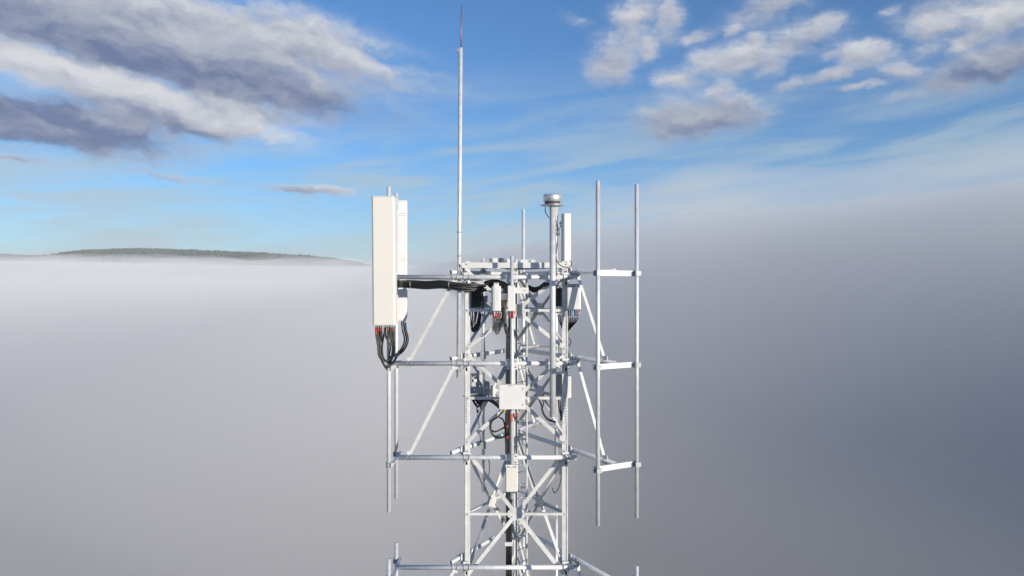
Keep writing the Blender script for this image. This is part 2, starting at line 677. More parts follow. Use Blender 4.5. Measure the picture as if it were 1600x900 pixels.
def fog_body(label, topf, dens, aniso, rmax, color):
    rings = [rmax * (k / 100) ** 2.1 for k in range(3, 101)]
    na = 288
    vs, fs = [], []
    for r in rings:
        for k in range(na):
            azd = -180 + 360 * k / na
            a = R(azd)
            vs.append((r * math.sin(a), -DC + r * math.cos(a), ZC + topf(r, azd)))
    n = len(rings)
    for i in range(n - 1):
        for k in range(na):
            j = (k + 1) % na
            fs.append([i * na + k, i * na + j, (i + 1) * na + j, (i + 1) * na + k])
    c = len(vs)
    vs.append((0, -DC, ZC + topf(0, 0)))
    for k in range(na):
        fs.append([c, (k + 1) % na, k])
    b = len(vs)
    for k in range(na):
        a = R(-180 + 360 * k / na)
        vs.append((rings[-1] * math.sin(a), -DC + rings[-1] * math.cos(a), -2.0))
    o0 = (n - 1) * na
    for k in range(na):
        j = (k + 1) % na
        fs.append([o0 + k, o0 + j, b + j, b + k])
    fs.append([b + k for k in range(na)])
    me = bpy.data.meshes.new('fog')
    me.from_pydata(vs, [], fs)
    me.materials.append(volume_mat('fog_air', color, dens, aniso))
    bm_fix(me)
    o = bpy.data.objects.new('fog', me)
    col.objects.link(o)
    o['kind'] = 'stuff'
    o['label'] = label
    o['category'] = 'fog'


FOGC = (0.985, 0.972, 0.95)
BANKC = (0.985, 0.965, 0.94)
fog_body('sea of pale morning fog filling the whole valley', fog_top, 0.0040, -0.08, 6500.0, FOGC)
fog_body('wispy mist lying on the fog sea in front of the hill', mist_top, 0.0009, -0.08, 5200.0, FOGC)
fog_body('thin upper veil of the grey fog bank rising on the right', lambda r, a: bank_top(r, a, 1.0, 2.0), 0.0022, 0.0, 4000.0, BANKC)
fog_body('denser core of the grey fog bank rising on the right', lambda r, a: bank_top(r, a, .72, 7.0), 0.0050, 0.0, 4000.0, BANKC)
hb = MB().box((0, 0, (ZC + 245 - 6) / 2), (14600, 14600, ZC + 245 + 6)).build('haze', volume_mat('haze_air', (0.965, 0.97, 0.975), 0.00009, 0.0))
hb['kind'] = 'stuff'
hb['label'] = 'thin blue morning haze in the air over the valley'
hb['category'] = 'haze'

# ------------------------------------------------------------------ lattice tower
CL, CR = Vector((-0.73, 0, 0)), Vector((0.86, 0, 0))
WID = 1.59
CA = Vector((0.065, WID * math.sqrt(3) / 2, 0))
CEN = (CL + CR + CA) / 3
CORN = [CL, CR, CA]


def Z(py):
    return ZC + (450 - py) / 100.0


tower = thing('lattice_tower', 'white galvanised triangular lattice tower rising out of the fog', 'tower', (CEN.x, CEN.y, 0))


def face(a, b):
    A, B = CORN[a], CORN[b]
    e = (B - A).normalized()
    n = Vector((e.y, -e.x, 0))
    if n.dot((A + B) / 2 - CEN) < 0:
        n = -n
    return A, B, e, n


FACES = [face(0, 1), face(1, 2), face(2, 0)]
TOPZ = Z(408)
TBOLT = MB()
# legs: folded plate with a flange along each of the two faces that meet there
for k, C in enumerate(CORN):
    m = MB()
    others = [CORN[j] for j in range(3) if j != k]
    for q, O in enumerate(others):
        e = (O - C).normalized()
        n = Vector((e.y, -e.x, 0))
        if n.dot((C + O) / 2 - CEN) < 0:
            n = -n
        w = 0.085
        c0 = C + e * (w / 2 - 0.008) - n * 0.006
        mat = Matrix((e, n, Vector((0, 0, 1)))).transposed()
        m.box((c0.x, c0.y, TOPZ / 2), (w, 0.012, TOPZ - 0.002 * q), mat)
    out = (C - CEN).normalized()
    # a folded lip that stiffens the corner
    m.tube([(C.x, C.y, 0.01), (C.x, C.y, TOPZ - 0.004)], 0.013, 8)
    m.build('leg', 'angle', tower)

PANELS = [(425, 545, 485), (553, 691, 622), (704, 900, 803)]
panels = [(Z(a), Z(b), Z(c)) for a, b, c in PANELS]
zz = Z(912)
for k in range(2):
    panels.append((zz, zz - 2.0, zz - 1.0))
    zz -= 2.12


def v3(p, z):
    return Vector((p.x, p.y, z))


for pi_, (zt, zb, zm) in enumerate(panels):
    for fi, (A, B, e, n) in enumerate(FACES):
        mid = (A + B) / 2
        o1, o2, o3 = n * 0.0075, n * 0.0115, n * 0.0075
        for S, sg in ((A, 1), (B, -1)):
            for zl, off in ((zt, o1), (zb, o2)):
                p0 = v3(S + e * sg * 0.02, zl) + off
                p1 = v3(mid, zm) + off
                d = (p1 - p0).normalized()
                p1 = p1 - d * 0.055
                MB().angle(p0, p1, 0.058, 0.007, n, 0.05, 0.11, 1 if (sg > 0) == (zl > zm) else -1).build('diagonal_brace', 'angle', tower)
            p0 = v3(S + e * sg * 0.015, zm) + n * 0.0075
            p1 = v3(mid - e * sg * 0.085, zm) + n * 0.0075
            MB().angle(p0, p1, 0.042, 0.006, n, 0.04, 0.09).build('horizontal_brace', 'angle', tower)
            # bolts
            mb = TBOLT
            for zl in (zt, zb, zm):
                c = v3(S + e * sg * 0.036, zl + (-0.012 if zl == zt else 0.012 if zl == zb else 0)) + n * 0.008
                mb.tube([c, c + n * 0.016], 0.009, 6)
        h = 0.10
        gp = [v3(mid + e * x, zm + z) - n * 0.001 for x, z in ((-0.13, -.045), (-.05, -h), (.05, -h), (.13, -.045), (.13, .045), (.05, h), (-.05, h), (-.13, .045))]
        MB().prism(gp, n, 0.008).build('gusset_plate', 'angle', tower)

# the lattice below the frame, down to the ground
mlow = MB()
while zz > 2.2:
    for (A, B, e, n) in FACES:
        mlow.bar(v3(A, zz) + n * .008, v3(B, zz - 2.0) + n * .008, 0.066, 0.007, n)
        mlow.bar(v3(B, zz) + n * .018, v3(A, zz - 2.0) + n * .018, 0.066, 0.007, n)
        mlow.bar(v3(A, zz - 1.0) - n * .018, v3(B, zz - 1.0) - n * .018, 0.042, 0.006, n)
    zz -= 2.12
mlow.build('lower_lattice', 'angle', tower, 'stuff')

# top frame: a channel along each face
for fi, (A, B, e, n) in enumerate(FACES):
    ext = 0.055 if fi == 0 else 0.0
    zc = Z(414.5) - fi * 0.0
    a0, b0 = A - e * ext + n * 0.016, B + e * ext + n * 0.016
    m = MB()
    if fi:
        a0, b0 = A + e * .1 - n * 0.03, B - e * .1 - n * 0.03
    m.bar(v3(a0, zc), v3(b0, zc), 0.085, 0.008, n)
    m.bar(v3(a0, zc + .0385) - n * .035, v3(b0, zc + .0385) - n * .035, 0.0605, 0.007, (0, 0, 1))
    m.bar(v3(a0, zc - .0385) - n * .035, v3(b0, zc - .0385) - n * .035, 0.0605, 0.007, (0, 0, 1))
    m.build('top_channel', 'angle', tower)
    for S, sg in ((A, 1), (B, -1)):
        o = n * 0.0035
        pts = [v3(S - e * sg * .012, Z(419)), v3(S + e * sg * .03, Z(419)), v3(S + e * sg * .16, Z(432)), v3(S + e * sg * .16, Z(440)), v3(S + e * sg * .03, Z(441)), v3(S - e * sg * .012, Z(441))]
        MB().prism([p + o for p in pts], n, 0.006).build('knee_plate', 'angle', tower)
        mb = TBOLT
        for py in (413, 424):
            c = v3(S + e * sg * .02, Z(py)) + n * 0.006
            mb.tube([c, c + n * 0.022], 0.0105, 6)
# plates lying across the top frame
for (px0, px1, y0, y1, dy, mt) in ((765, 788, 403.5, 411, .60, 'plate'), (788.5, 804, 405, 411, .70, 'plate'), (806, 836, 406, 412, .62, 'plate')):
    a, b = P(px0, y0, dy), P(px1, y1, dy)
    MB().box(((a.x + b.x) / 2, dy, (a.z + b.z) / 2), (b.x - a.x, 0.22, a.z - b.z)).build('top_plate', mt, tower)
    m = MB()
    for t in (.2, .75):
        x = a.x + (b.x - a.x) * t
        MB().box((x, dy - .118, (a.z + b.z) / 2), (0.03, 0.012, (a.z - b.z) * .8)).build('stud', 'grey', tower)
for S, e, sgn in ((CL, FACES[0][2], 1), (CR, FACES[0][2], -1)):
    # splice plates with bolt rows on the front flanges
    n = FACES[0][3]
    c = S + e * sgn * 0.034
    MB().box((c.x, c.y - 0.0055, Z(642)), (0.072, 0.009, 0.42)).build('splice_plate', 'plate', tower)
    mb = TBOLT
    for k in range(9):
        z = Z(625 + k * 4.3)
        mb.tube([(c.x - sgn * .012, c.y - .010, z), (c.x - sgn * .012, c.y - .024, z)], 0.0085, 6)

TBOLT.build('bolts', 'bolt', tower, 'stuff')

# ------------------------------------------------------------------ antenna mounts: three booms each, pinwheel round the tower
PR = 0.036
LV = [ZC + 0.168, ZC - 1.166, ZC - 2.62, ZC - 4.32, ZC - 5.9]
rel_end = Vector((-1.836 - CEN.x, -0.115 - CEN.y, 0))


def mount(name, label, cat, rot, levels, ztop, zbot, lift, tail, group, big=True):
    Rm = Matrix.Rotation(R(rot), 3, 'Z')

    def T(x, y, z):       # front-boom frame to the place
        q = Rm @ Vector((x - CEN.x, y - CEN.y, 0)) + CEN
        return Vector((q.x, q.y, z))
    o = T(-1.836, -0.115, zbot)
    t = thing(name, label, cat, o, group)
    xd = Rm @ Vector((1, 0, 0))
    yd = Rm @ Vector((0, 1, 0))
    for i, lz in enumerate(levels):
        z = lz + lift
        MB().pipe(T(-1.775, -.115, z), T(tail, -.115, z), PR).build('boom', 'pipe', t)
        # cross plate between the two poles, standing off the boom end
        zp = z - 0.03
        m = MB()
        m.bar(T(-1.80, -.115 - .40, zp), T(-1.80, -.115 + .40, zp), 0.078, 0.010, xd)
        m.bar(T(-1.775, -.115 - .40, zp + .036), T(-1.775, -.115 + .40, zp + .036), 0.04, 0.006, (0, 0, 1))
        pl = m.build('cross_plate', 'plate', t)
        mb = MB()
        for yy in (-.06, .06):
            for dz in (-.018, .018):
                c = T(-1.805, -.115 + yy, zp + dz)
                mb.tube([c, c - xd * .006], 0.006, 6)
        for py_ in (-.352, .352):
            for dz in (-.026, .026):
                zc_ = T(-1.845, -.115 + py_, zp + dz)
                mb.tube([zc_ + (xd * math.cos(a) + yd * math.sin(a)) * .036 for a in [2 * math.pi * k / 14 for k in range(15)]], .006, 6)
        mb.build('plate_bolts', 'dull', t, 'stuff')
        for py_ in (-.352, .352):
            MB().bar(T(-1.885, -.115 + py_ - .045, zp), T(-1.885, -.115 + py_ + .045, zp), 0.07, 0.010, xd).build('clamp_plate', 'dull', t)
            MB().bar(T(-1.8135, -.115 + py_ - .04, zp), T(-1.8135, -.115 + py_ + .04, zp), 0.085, 0.012, xd).build('clamp_plate', 'dull', t)
        # clamps that hold the boom to the two legs
        for x0 in (-.705, .835):
            c = T(x0, -.115, z)
            if x0 + 0.05 < tail:
                ubolt(t, c, xd, .04, PR)
                q = T(x0, -.062, z)
                MB().bar(q - Vector((0, 0, .09)), q + Vector((0, 0, .07)), 0.105, 0.012, yd).build('clamp_plate', 'plate', t)
                if rot == 0:
                    w = T(x0, -.088, z - .09)
                    mm = MB()
                    mm.box(w + Vector((-.022, 0, 0)), (.012, .05, .07)).box(w + Vector((.022, 0, 0)), (.012, .05, .07)).box(w + Vector((0, 0, .03)), (.055, .05, .01)).box(w + Vector((0, .024, -.006)), (.032, .006, .06))
                    mm.build('bracket', 'plate', t)
                    MB().box(w + Vector((0, .012, -.006)), (.030, .012, .055)).build('bracket_slot', 'slot', t)
        # brace from the boom near the leg down to the end of the boom below
        if i + 1 < len(levels):
            z2 = levels[i + 1] + lift
            p0 = T(-.90, -.09, z - .055)
            p1 = T(-1.565, -.09, z2 + .075)
            MB().angle(p0, p1, 0.052, 0.006, -yd, 0.045, 0.03).build('brace', 'angle', t)
            for (xx, zz_, dz) in ((-.885, z, -.075), (-1.585, z2, .075)):
                c = T(xx, -.115, zz_)
                ubolt(t, c, xd, .035, PR)
                m = MB()
                m.bar(T(xx, -.10, zz_ + dz * .5), T(xx, -.10, zz_ + dz * 1.25), 0.085, 0.008, yd)
                m.build('brace_clamp', 'plate', t)
    for sgn in (-1, 1):
        MB().pipe(T(-1.845, -.115 + sgn * .352, zbot), T(-1.845, -.115 + sgn * .352, ztop), 0.03).build('pole', 'pipe', t)
    return t


UP = 'upper antenna mounts on the tower'
LO = 'lower antenna mounts on the tower'
mount('antenna_mount', 'left pipe mount with two tall poles carrying the big cream panels', 'antenna mount', 0, LV[:3], ZC + 1.513, ZC - 3.354, 0.0, 1.0, UP)
mount('antenna_mount', 'right pipe mount with two bare tall poles joined by white plates', 'antenna mount', 120, LV[:3], ZC + 1.513, ZC - 3.354, 0.075, 0.95, UP)
mount('antenna_mount', 'rear pipe mount half hidden behind the tower, one pole top showing', 'antenna mount', -120, LV[:3], ZC + 1.513, ZC - 3.354, 0.075, 1.10, UP)
mount('antenna_mount', 'left lower pipe mount with two pole tops at the bottom edge', 'antenna mount', 0, LV[3:], ZC - 4.055, ZC - 8.0, 0.0, 1.0, LO)
mount('antenna_mount', 'right lower pipe mount with one pole top at the bottom edge', 'antenna mount', 120, LV[3:], ZC - 4.055, ZC - 8.0, 0.085, 0.95, LO)
mount('antenna_mount', 'rear lower pipe mount behind the tower near the bottom edge', 'antenna mount', -120, LV[3:], ZC - 4.055, ZC - 8.0, 0.085, 1.10, LO)

# ------------------------------------------------------------------ poles and masts
# tall mast with the lightning rod
DM = -0.02
b0, b1 = P(716.2, 590, DM), P(719.8, 75, DM)
t = thing('lightning_mast', 'tall slim grey mast with copper rod on top, left of the tower', 'mast', b0)
MB().pipe(b0, b1, 0.031).build('pole', 'pipe', t)
d = (b1 - b0).normalized()
MB().tube([b1 - d * .05 + Vector((.008, 0, 0)), P(720.2, 45, DM), P(721.3, 9, DM)], 0.007, 8, radii=[.011, .009, .006]).build('rod', 'copper', t)
c = P(717.5, 79, DM)
mm = MB()
mm.box(c, (.035, .05, .055)).tube([c + Vector((-.02, -.02, .02)), c + Vector((-.045, -.02, .01)), c + Vector((-.045, -.02, -.03))], .006, 6)
mm.build('rod_clamp', 'dull', t)
m = MB()
for py in (363, 400, 424, 556, 580):
    c = b0 + (b1 - b0) * ((590 - py) / 515)
    m.tube([c - d * .008, c + d * .008], .037, 14)
m.build('band', 'dull', t)
for py in (430, 566):
    c = b0 + (b1 - b0) * ((590 - py) / 515)
    MB().box(c + Vector((0.02, -.045, 0)), (.13, .02, .10)).build('clamp_plate', 'dull', t)
cable([P(718, 413, -.06), P(722, 420, -.08), P(722, 430, -.09)], .008, t, 'bolt')


def pole_clamps(t, x, y, zs, w=0.075):
    for z in zs:
        for sg in (-1, 1):
            MB().box((x + sg * w, y + .055, z), (.05, .012, .165)).build('clamp_plate', 'plate', t)
            mb = MB()
            for dz in (-.045, .045):
                mb.tube([(x + sg * w, y + .05, z + dz), (x + sg * w, y + .02, z + dz)], .009, 6)
            mb.build('bolts', 'bolt', t, 'stuff')


DP = -0.28
# pole with the metal cap
q0, q1 = P(866, 651, DP), P(862, 321, DP)
q0.x = q1.x = (P(863.5, 0, DP)).x
t = thing('sensor_pole', 'thick white pole topped by a round metal cap on a wide rim', 'pole', q0)
MB().pipe(q0, q1, 0.046, .005, 20).build('pole', 'pipe', t)
MB().pipe(P(870.5, 432, DP + .06), P(868.5, 325, DP + .06), 0.016).build('conduit', 'pipe', t)
for py in (350, 399):
    MB().box(P(868, py, DP + .02), (.05, .05, .03)).build('conduit_clip', 'plate', t)
top = q1
MB().lathe((top.x - .005, top.y, top.z), [(.03, -.012), (.17, -.006), (.185, 0), (.17, .008), (.10, .028), (.075, .03)], 36).build('rim', 'chrome', t)
MB().lathe((top.x - .005, top.y, top.z), [(.085, .031), (.118, .034), (.118, .048), (.06, .05)], 30).build('collar', 'darkgrey', t)
MB().lathe((top.x - .005, top.y, top.z), [(.10, .051), (.13, .056), (.138, .062), (.138, .150), (.128, .163), (.05, .168)], 36).build('cap', 'chrome', t)
pole_clamps(t, q0.x, DP, (LV[0], LV[1]), .085)
cable([P(852, 324, DP - .02), P(852.5, 332, DP - .05), P(858, 341, DP - .05)], .007, t)
cable([P(868, 343, DP - .01), P(870, 352, DP), P(871, 375, DP), P(869, 398, DP), P(870, 408, DP), P(878, 416, DP - .05), P(890, 417, DP - .05), P(893, 411, DP), P(890, 407, DP + .05)], .007, t)
cable([P(869, 360, DP), P(874, 358, DP), P(876, 352, DP + .1), P(878, 355, DP + .3)], .006, t)
cable([P(870, 350, DP - .01), P(874, 363, DP), P(873, 368, DP), P(871, 362, DP)], .006, t)

# central pole
q0, q1 = P(800, 779, DP), P(800, 400, DP)
t = thing('mounting_pole', 'thin white pole up the middle of the front face, holding the boxes', 'pole', q0)
MB().pipe(q0, q1, 0.029).build('pole', 'pipe', t)
pole_clamps(t, q0.x, DP, (LV[0], LV[1], LV[2]), .062)

# pole held on the rear-left boom
dyr = 0.40
q0, q1 = P(755, 768, dyr), P(755, 404, dyr)
t = thing('mounting_pole', 'slender pole behind the left leg, clamped to the rear booms', 'pole', q0)
MB().pipe(q0, q1, 0.024).build('pole', 'pipe', t)
for z in LV[:3]:
    MB().box((q0.x, dyr + .01, z + .075), (.09, .09, .11)).build('clamp', 'dull', t)
for py in (410, 432):
    c = P(755, py, dyr)
    MB().tube([c - Vector((0, 0, .012)), c + Vector((0, 0, .012))], .034, 12).build('band', 'dull', t)


# ------------------------------------------------------------------ panel antennas
def panel_antenna(label, c0, w, h, dpt, tilt, yaw, group, ports, matname='radome', pole_gap=.10):
    """c0: bottom centre"""
    t = thing('panel_antenna', label, 'antenna', c0, group)
    Rm = (Matrix.Rotation(R(yaw), 3, 'Z') @ Matrix.Rotation(R(tilt), 3, 'Y'))

    def T(x, y, z):
        return Vector(c0) + Rm @ Vector((x, y, z))
    MB().rbox(T(0, 0, h / 2), (w, dpt, h), min(.03, dpt * .3), Rm, 4).build('radome', matname, t)
    MB().rbox(T(0, 0, h + .004), (w + .006, dpt + .006, .014), min(.03, dpt * .3), Rm, 4).build('end_cap', matname, t)
    MB().rbox(T(0, 0, -.004), (w + .006, dpt + .006, .014), min(.03, dpt * .3), Rm, 4).build('end_cap', matname, t)
    MB().box(T(0, -dpt / 2 - .0012, h / 2), (w - .05, .004, h - .06), Rm).build('front_cover', matname, t)
    for z in (h * .13, h * .87):
        m = MB()
        m.box(T(0, dpt / 2 + .03, z), (.10, .06, .09), Rm).box(T(0, dpt / 2 + .065, z), (.16, .012, .05), Rm)
        m.build('pole_bracket', 'plate', t)
    k = 0
    for (x, y) in ports:
        MB().tube([T(x, y, -.012), T(x, y, -.045)], .012, 10).build('connector', 'dull', t)
    return t, T


G_ANT = 'panel antennas on the tower'
c0 = P(601.8, 507, -0.66)
ports = [(x, y) for x in (-.13, -.095, -.06, .0, .05, .085, .12) for y in (-.05, .04)]
big, TB = panel_antenna('large cream panel antenna facing the camera on the left mount', c0, .338, 1.87, .20, -.5, 0, G_ANT, ports)
c1 = P(622, 500, 0.52)
back, TK = panel_antenna('white panel antenna behind the large cream one, shaded by the cables', c1, .30, 1.94, .15, 0, 6, G_ANT, [(.06, -.02), (.09, .02), (.12, -.02)], 'white')
for z in (.98, 1.70):
    m = MB()
    p = TK(.02, -.082, z)
    m.box(p, (.26, .010, .008)).box(p + Vector((0, 0, .035)), (.26, .010, .006))
    m.build('strap', 'plate', back)
c2 = P(884.5, 432, 2.08)
slim, TS = panel_antenna('slim white panel antenna standing behind the capped pole', c2, .15, 1.15, .17, 0, 14, G_ANT, [(-.03, 0), (.03, 0)], 'radome')

# ------------------------------------------------------------------ radio units and boxes


def finned(t, c, size, mat, nfin, yaw=0.0):
    Rm = Matrix.Rotation(R(yaw), 3, 'Z')
    c = Vector(c)
    MB().rbox(c, size, min(size[0], size[1]) * .12, Rm, 2).build('housing', mat, t)
    w, dpt, h = size
    for k in range(nfin):
        x = -w / 2 + w * (k + .5) / nfin
        MB().box(c + Rm @ Vector((x, -dpt / 2 - .012, 0)), (w / nfin * .35, .026, h * .9), Rm).build('fin', mat, t)


def radio(label, px0, px1, y0, y1, dy, dpt, mat, nfin, yaw=0, legs=0, tops=True, group='radio units on the tower', tape=None, drop=None):
    a, b = P(px0, y0, dy), P(px1, y1, dy)
    c = Vector(((a.x + b.x) / 2, dy + dpt / 2, (a.z + b.z) / 2))
    w, h = b.x - a.x, a.z - b.z
    t = thing('radio_unit', label, 'radio', (c.x, c.y, b.z), group)
    finned(t, c, (w, dpt, h), mat, nfin, yaw)
    if tops:
        m = MB()
        for sx in (-.3, .3):
            m.tube([c + Vector((sx * w - .03, -dpt * .2, h / 2)), c + Vector((sx * w - .03, -dpt * .2, h / 2 + .035)), c + Vector((sx * w + .03, -dpt * .2, h / 2 + .035)), c + Vector((sx * w + .03, -dpt * .2, h / 2))], .008, 6)
        m.build('handle', 'plate', t)
    Rm = Matrix.Rotation(R(yaw), 3, 'Z')
    for k in range(legs):
        x = -w / 2 + w * (k + .6) / (legs + .2)
        p = c + Rm @ Vector((x, -dpt * .15 + (k % 2) * .03, -h / 2))
        MB().tube([p, p - Vector((0, 0, .03))], .011, 8).build('connector', 'bolt', t)
        if tape:
            MB().tube([p - Vector((0, 0, .03)), p - Vector((0, 0, .11))], .012, 8).build('tape', tape if k % 4 else 'red', t)
    return t, c, (w, dpt, h)


# unit A: white box on the front face
t, c, s_ = radio('narrow white radio unit left of the central pole under the top boom', 768.5, 781.5, 447, 486, -.38, .16, 'white', 0, 10, 3, False, tape='red')
MB().box(c + Vector((.01, -.088, 0)), (.07, .010, s_[2] * .96)).build('cover', 'white', t)
MB().box(c + Vector((.005, -.02, s_[2] / 2 + .025)), (.075, .10, .05)).build('bracket', 'plate', t)
MB().box(c + Vector((.005, -.072, s_[2] / 2 + .035)), (.05, .006, .010)).build('bracket_slot', 'bolt', t)
MB().box(c + Vector((.13, .07, .03)), (.18, .02, .10)).build('arm', 'plate', t)
# unit B: F-shaped bracket box on the central pole
t, c, s_ = radio('white radio unit on the central pole with a short side arm', 793.5, 804, 446.5, 486, -.37, .05, 'white', 0, 0, 2, False, tape='red')
a, b = P(804, 449, -.35), P(826, 458.5, -.35)
m = MB()
y0, y1 = a.z, b.z
m.box(((a.x + b.x) / 2, -.345, a.z - .02), (b.x - a.x, .012, .035)).box(((a.x + b.x) / 2, -.345, b.z + .017), (b.x - a.x, .012, .032))
m.box((a.x + .065, -.345, (a.z + b.z) / 2), (.13, .0125, .032)).box((b.x - .022, -.345, (a.z + b.z) / 2), (.044, .0125, .032))
m.build('side_arm', 'white', t)
# left, in the shade of the tower
t, c, s_ = radio('dark finned radio unit in the shade behind the left leg, topmost', 730.5, 753, 455, 481, .22, .15, 'darkgrey', 7, 28, 0, False)
MB().prism([P(752, 481, .3), P(768, 481, .3), P(762, 462, .3), P(756, 462, .3)], (0, 1, 0), .01).build('bracket', 'grey', t)
t, c, s_ = radio('blue-grey radio unit behind the left leg level with the square box', 731.5, 752, 585, 615, .25, .17, 'grey', 0, 24, 0, False)
for (px, py, w, h) in ((742.5, 587.5, .05, .035), (742.5, 594.5, .05, .05), (741, 609, .03, .04)):
    p = P(px, py, .20)
    MB().box(p, (w, .006, h)).build('white_patch', 'white', t)  # small white patches on the front of the housing
a = P(742, 619, .33)
MB().box(a, (.34, .16, .02), Matrix.Rotation(R(28), 3, 'Z')).build('shelf', 'dull', t)
t, c, s_ = radio('grey radio unit beside the blue-grey one, left of the square box', 754, 763, 597, 618, .45, .14, 'grey', 0, 24, 0, False)
MB().box(P(756, 606, .40), (.035, .006, .05)).build('white_patch', 'white', t)
MB().box(P(760, 606, .40), (.035, .006, .05)).build('white_patch', 'white', t)
# right
tr, cr_, sr_ = radio('bright white radio unit outside the right leg with blue cable tails', 886.5, 908, 449, 483.5, -.12, .16, 'white', 0, -4, 6, True, tape='blue')
MB().box(cr_ + Vector((-.02, .12, .19)), (.22, .08, .07)).build('bracket', 'dull', tr)
t, c, s_ = radio('dark radio unit just inside the right leg below the top boom', 869, 881.5, 450, 479, .30, .14, 'darkgrey', 3, -20, 3, True, tape='blue')
t, c, s_ = radio('dark grey radio unit just inside the right leg below the second boom', 870.5, 881.5, 586, 617, .30, .16, 'grey', 0, -20, 2, True, tape='blue')
MB().box(c + Vector((0, 0, s_[2] / 2 + .03)), (.16, .16, .03)).build('bracket', 'plate', t)
t, c, s_ = radio('thin white radio unit on the outer side of the right leg', 885.5, 892.5, 588, 622, .05, .16, 'white', 0, 0, 0, False)
t, c, s_ = radio('small white radio unit inside the right leg under the third boom', 874, 883, 716, 741, .10, .10, 'white', 0, -16, 2, False)
cable([P(877, 743, .14), P(876, 752, .14), P(872, 764, .18), P(866, 770, .2), P(863, 762, .2)], .007, t)
cable([P(879, 743, .14), P(880, 760, .14), P(886, 764, .1)], .006, t)

# square junction box
a, b = P(780.3, 601, -.40), P(820.8, 639.5, -.40)
t = thing('junction_box', 'square white junction box with two black locks on the central pole', 'box', ((a.x + b.x) / 2, -.32, b.z))
cx, cz, w, h = (a.x + b.x) / 2, (a.z + b.z) / 2, b.x - a.x, a.z - b.z
MB().rbox((cx, -.32, cz), (w - .012, .13, h - .012), .008).build('body', 'white', t)
dr = MB().box((cx, -.394, cz), (w, .014, h)).build('door', 'white', t)
m = MB()
for z in (cz + h * .33, cz - h * .32):
    m.tube([(cx + w * .40, -.401, z), (cx + w * .40, -.407, z)], .0085, 10)
sub('lock', m, 'slot', dr)
sub('red_mark', MB().box((cx - .03, -.402, cz + h / 2 - .016), (.065, .004, .008)), 'red', dr)
for z in (cz + h * .3, cz - h * .3):
    MB().tube([(cx - w / 2 - .004, -.392, z - .025), (cx - w / 2 - .004, -.392, z + .025)], .007, 8).build('hinge', 'dull', t)
for x in (-.14, -.08, -.02, .05, .11):
    MB().tube([(cx + x, -.32, cz - h / 2 + .008), (cx + x, -.32, cz - h / 2 - .035)], .012, 8).build('gland', 'bolt', t)
for (px, py0, py1, mt, dx) in ((799.5, 648, 659, 'orange', 0), (807.5, 646, 652, 'red', .0)):
    MB().tube([P(px, py0, -.345), P(px, py1, -.345)], .018 if mt == 'orange' else .02, 10).build('cable_boot', mt, t)
MB().tube([P(788.5, 641, -.27), P(788.5, 644, -.27)], .016, 8).build('cable_boot', 'yellow', t)
# small box
a, b = P(790.3, 731, -.37), P(808.8, 768.5, -.37)
t = thing('junction_box', 'small upright cream box low on the central pole', 'box', ((a.x + b.x) / 2, -.32, b.z))
cx, cz, w, h = (a.x + b.x) / 2, (a.z + b.z) / 2, b.x - a.x, a.z - b.z
MB().rbox((cx, -.325, cz), (w, .09, h), .012).build('body', 'radome', t)
MB().box((cx, -.305, cz + h / 2 + .018), (w * 1.03, .07, .034)).build('hood', 'white', t)
m = MB()
for x in (-.05, .04):
    m.box((cx + x, -.3415, cz + h / 2 + .012), (.045, .004, .010))
m.build('hood_slot', 'bolt', t)
for x in (-.06, -.02, .03, .06):
    MB().tube([(cx + x, -.32, cz - h / 2 + .004), (cx + x, -.32, cz - h / 2 - .03)], .011, 8).build('gland', 'bolt', t)

# ------------------------------------------------------------------ ladder with rungs at the back of the tower
la, lb = P(807, 450, .72), P(823, 450, .90)
ztopl, zbotl = Z(425), 0.0
t = thing('cable_ladder', 'narrow metal cable ladder running up the inside of the tower', 'ladder', (la.x, la.y, 0))
for p in (la, lb):
    MB().tube([(p.x, p.y, 0.05), (p.x, p.y, ztopl)], 0.016, 8).build('rail', 'angle', t)
rung = None
k = 0
z = ztopl - .1
while z > ZC - 8:
    o = MB().tube([(la.x, la.y, z), (lb.x, lb.y, z)], 0.007, 6) if rung is None else None
    if rung is None:
        rung = o.build('rung', 'angle', t)
        rung_z = z
    else:
        r2 = rung.copy()
        col.objects.link(r2)
        r2.parent = t
        r2.location = (0, 0, z - rung_z)
    z -= .215
# clutter carried on the ladder: brackets
for py in (470, 545, 640, 700, 780, 860):
    MB().box(((la.x + lb.x) / 2 + .03, la.y - .05, Z(py)), (.10, .05, .022)).build('bracket', 'plate', t)


# ------------------------------------------------------------------ cables
rng = random.Random(11)


def bundle(label, paths, r, group=None, ties=(), name='cable_bundle', mat='black'):
    base = Vector(paths[0][0])
    t = thing(name, label, 'cables', base, group)
    for p in paths:
        cable(p, r * rng.uniform(.85, 1.1), t, mat)
    for (a, b, rr) in ties:
        MB().tube([a, b], rr, 12).build('tie', 'bolt', t)
    return t


def jit(p, s):
    return Vector(p) + Vector((rng.uniform(-s, s), rng.uniform(-s, s), rng.uniform(-s, s)))


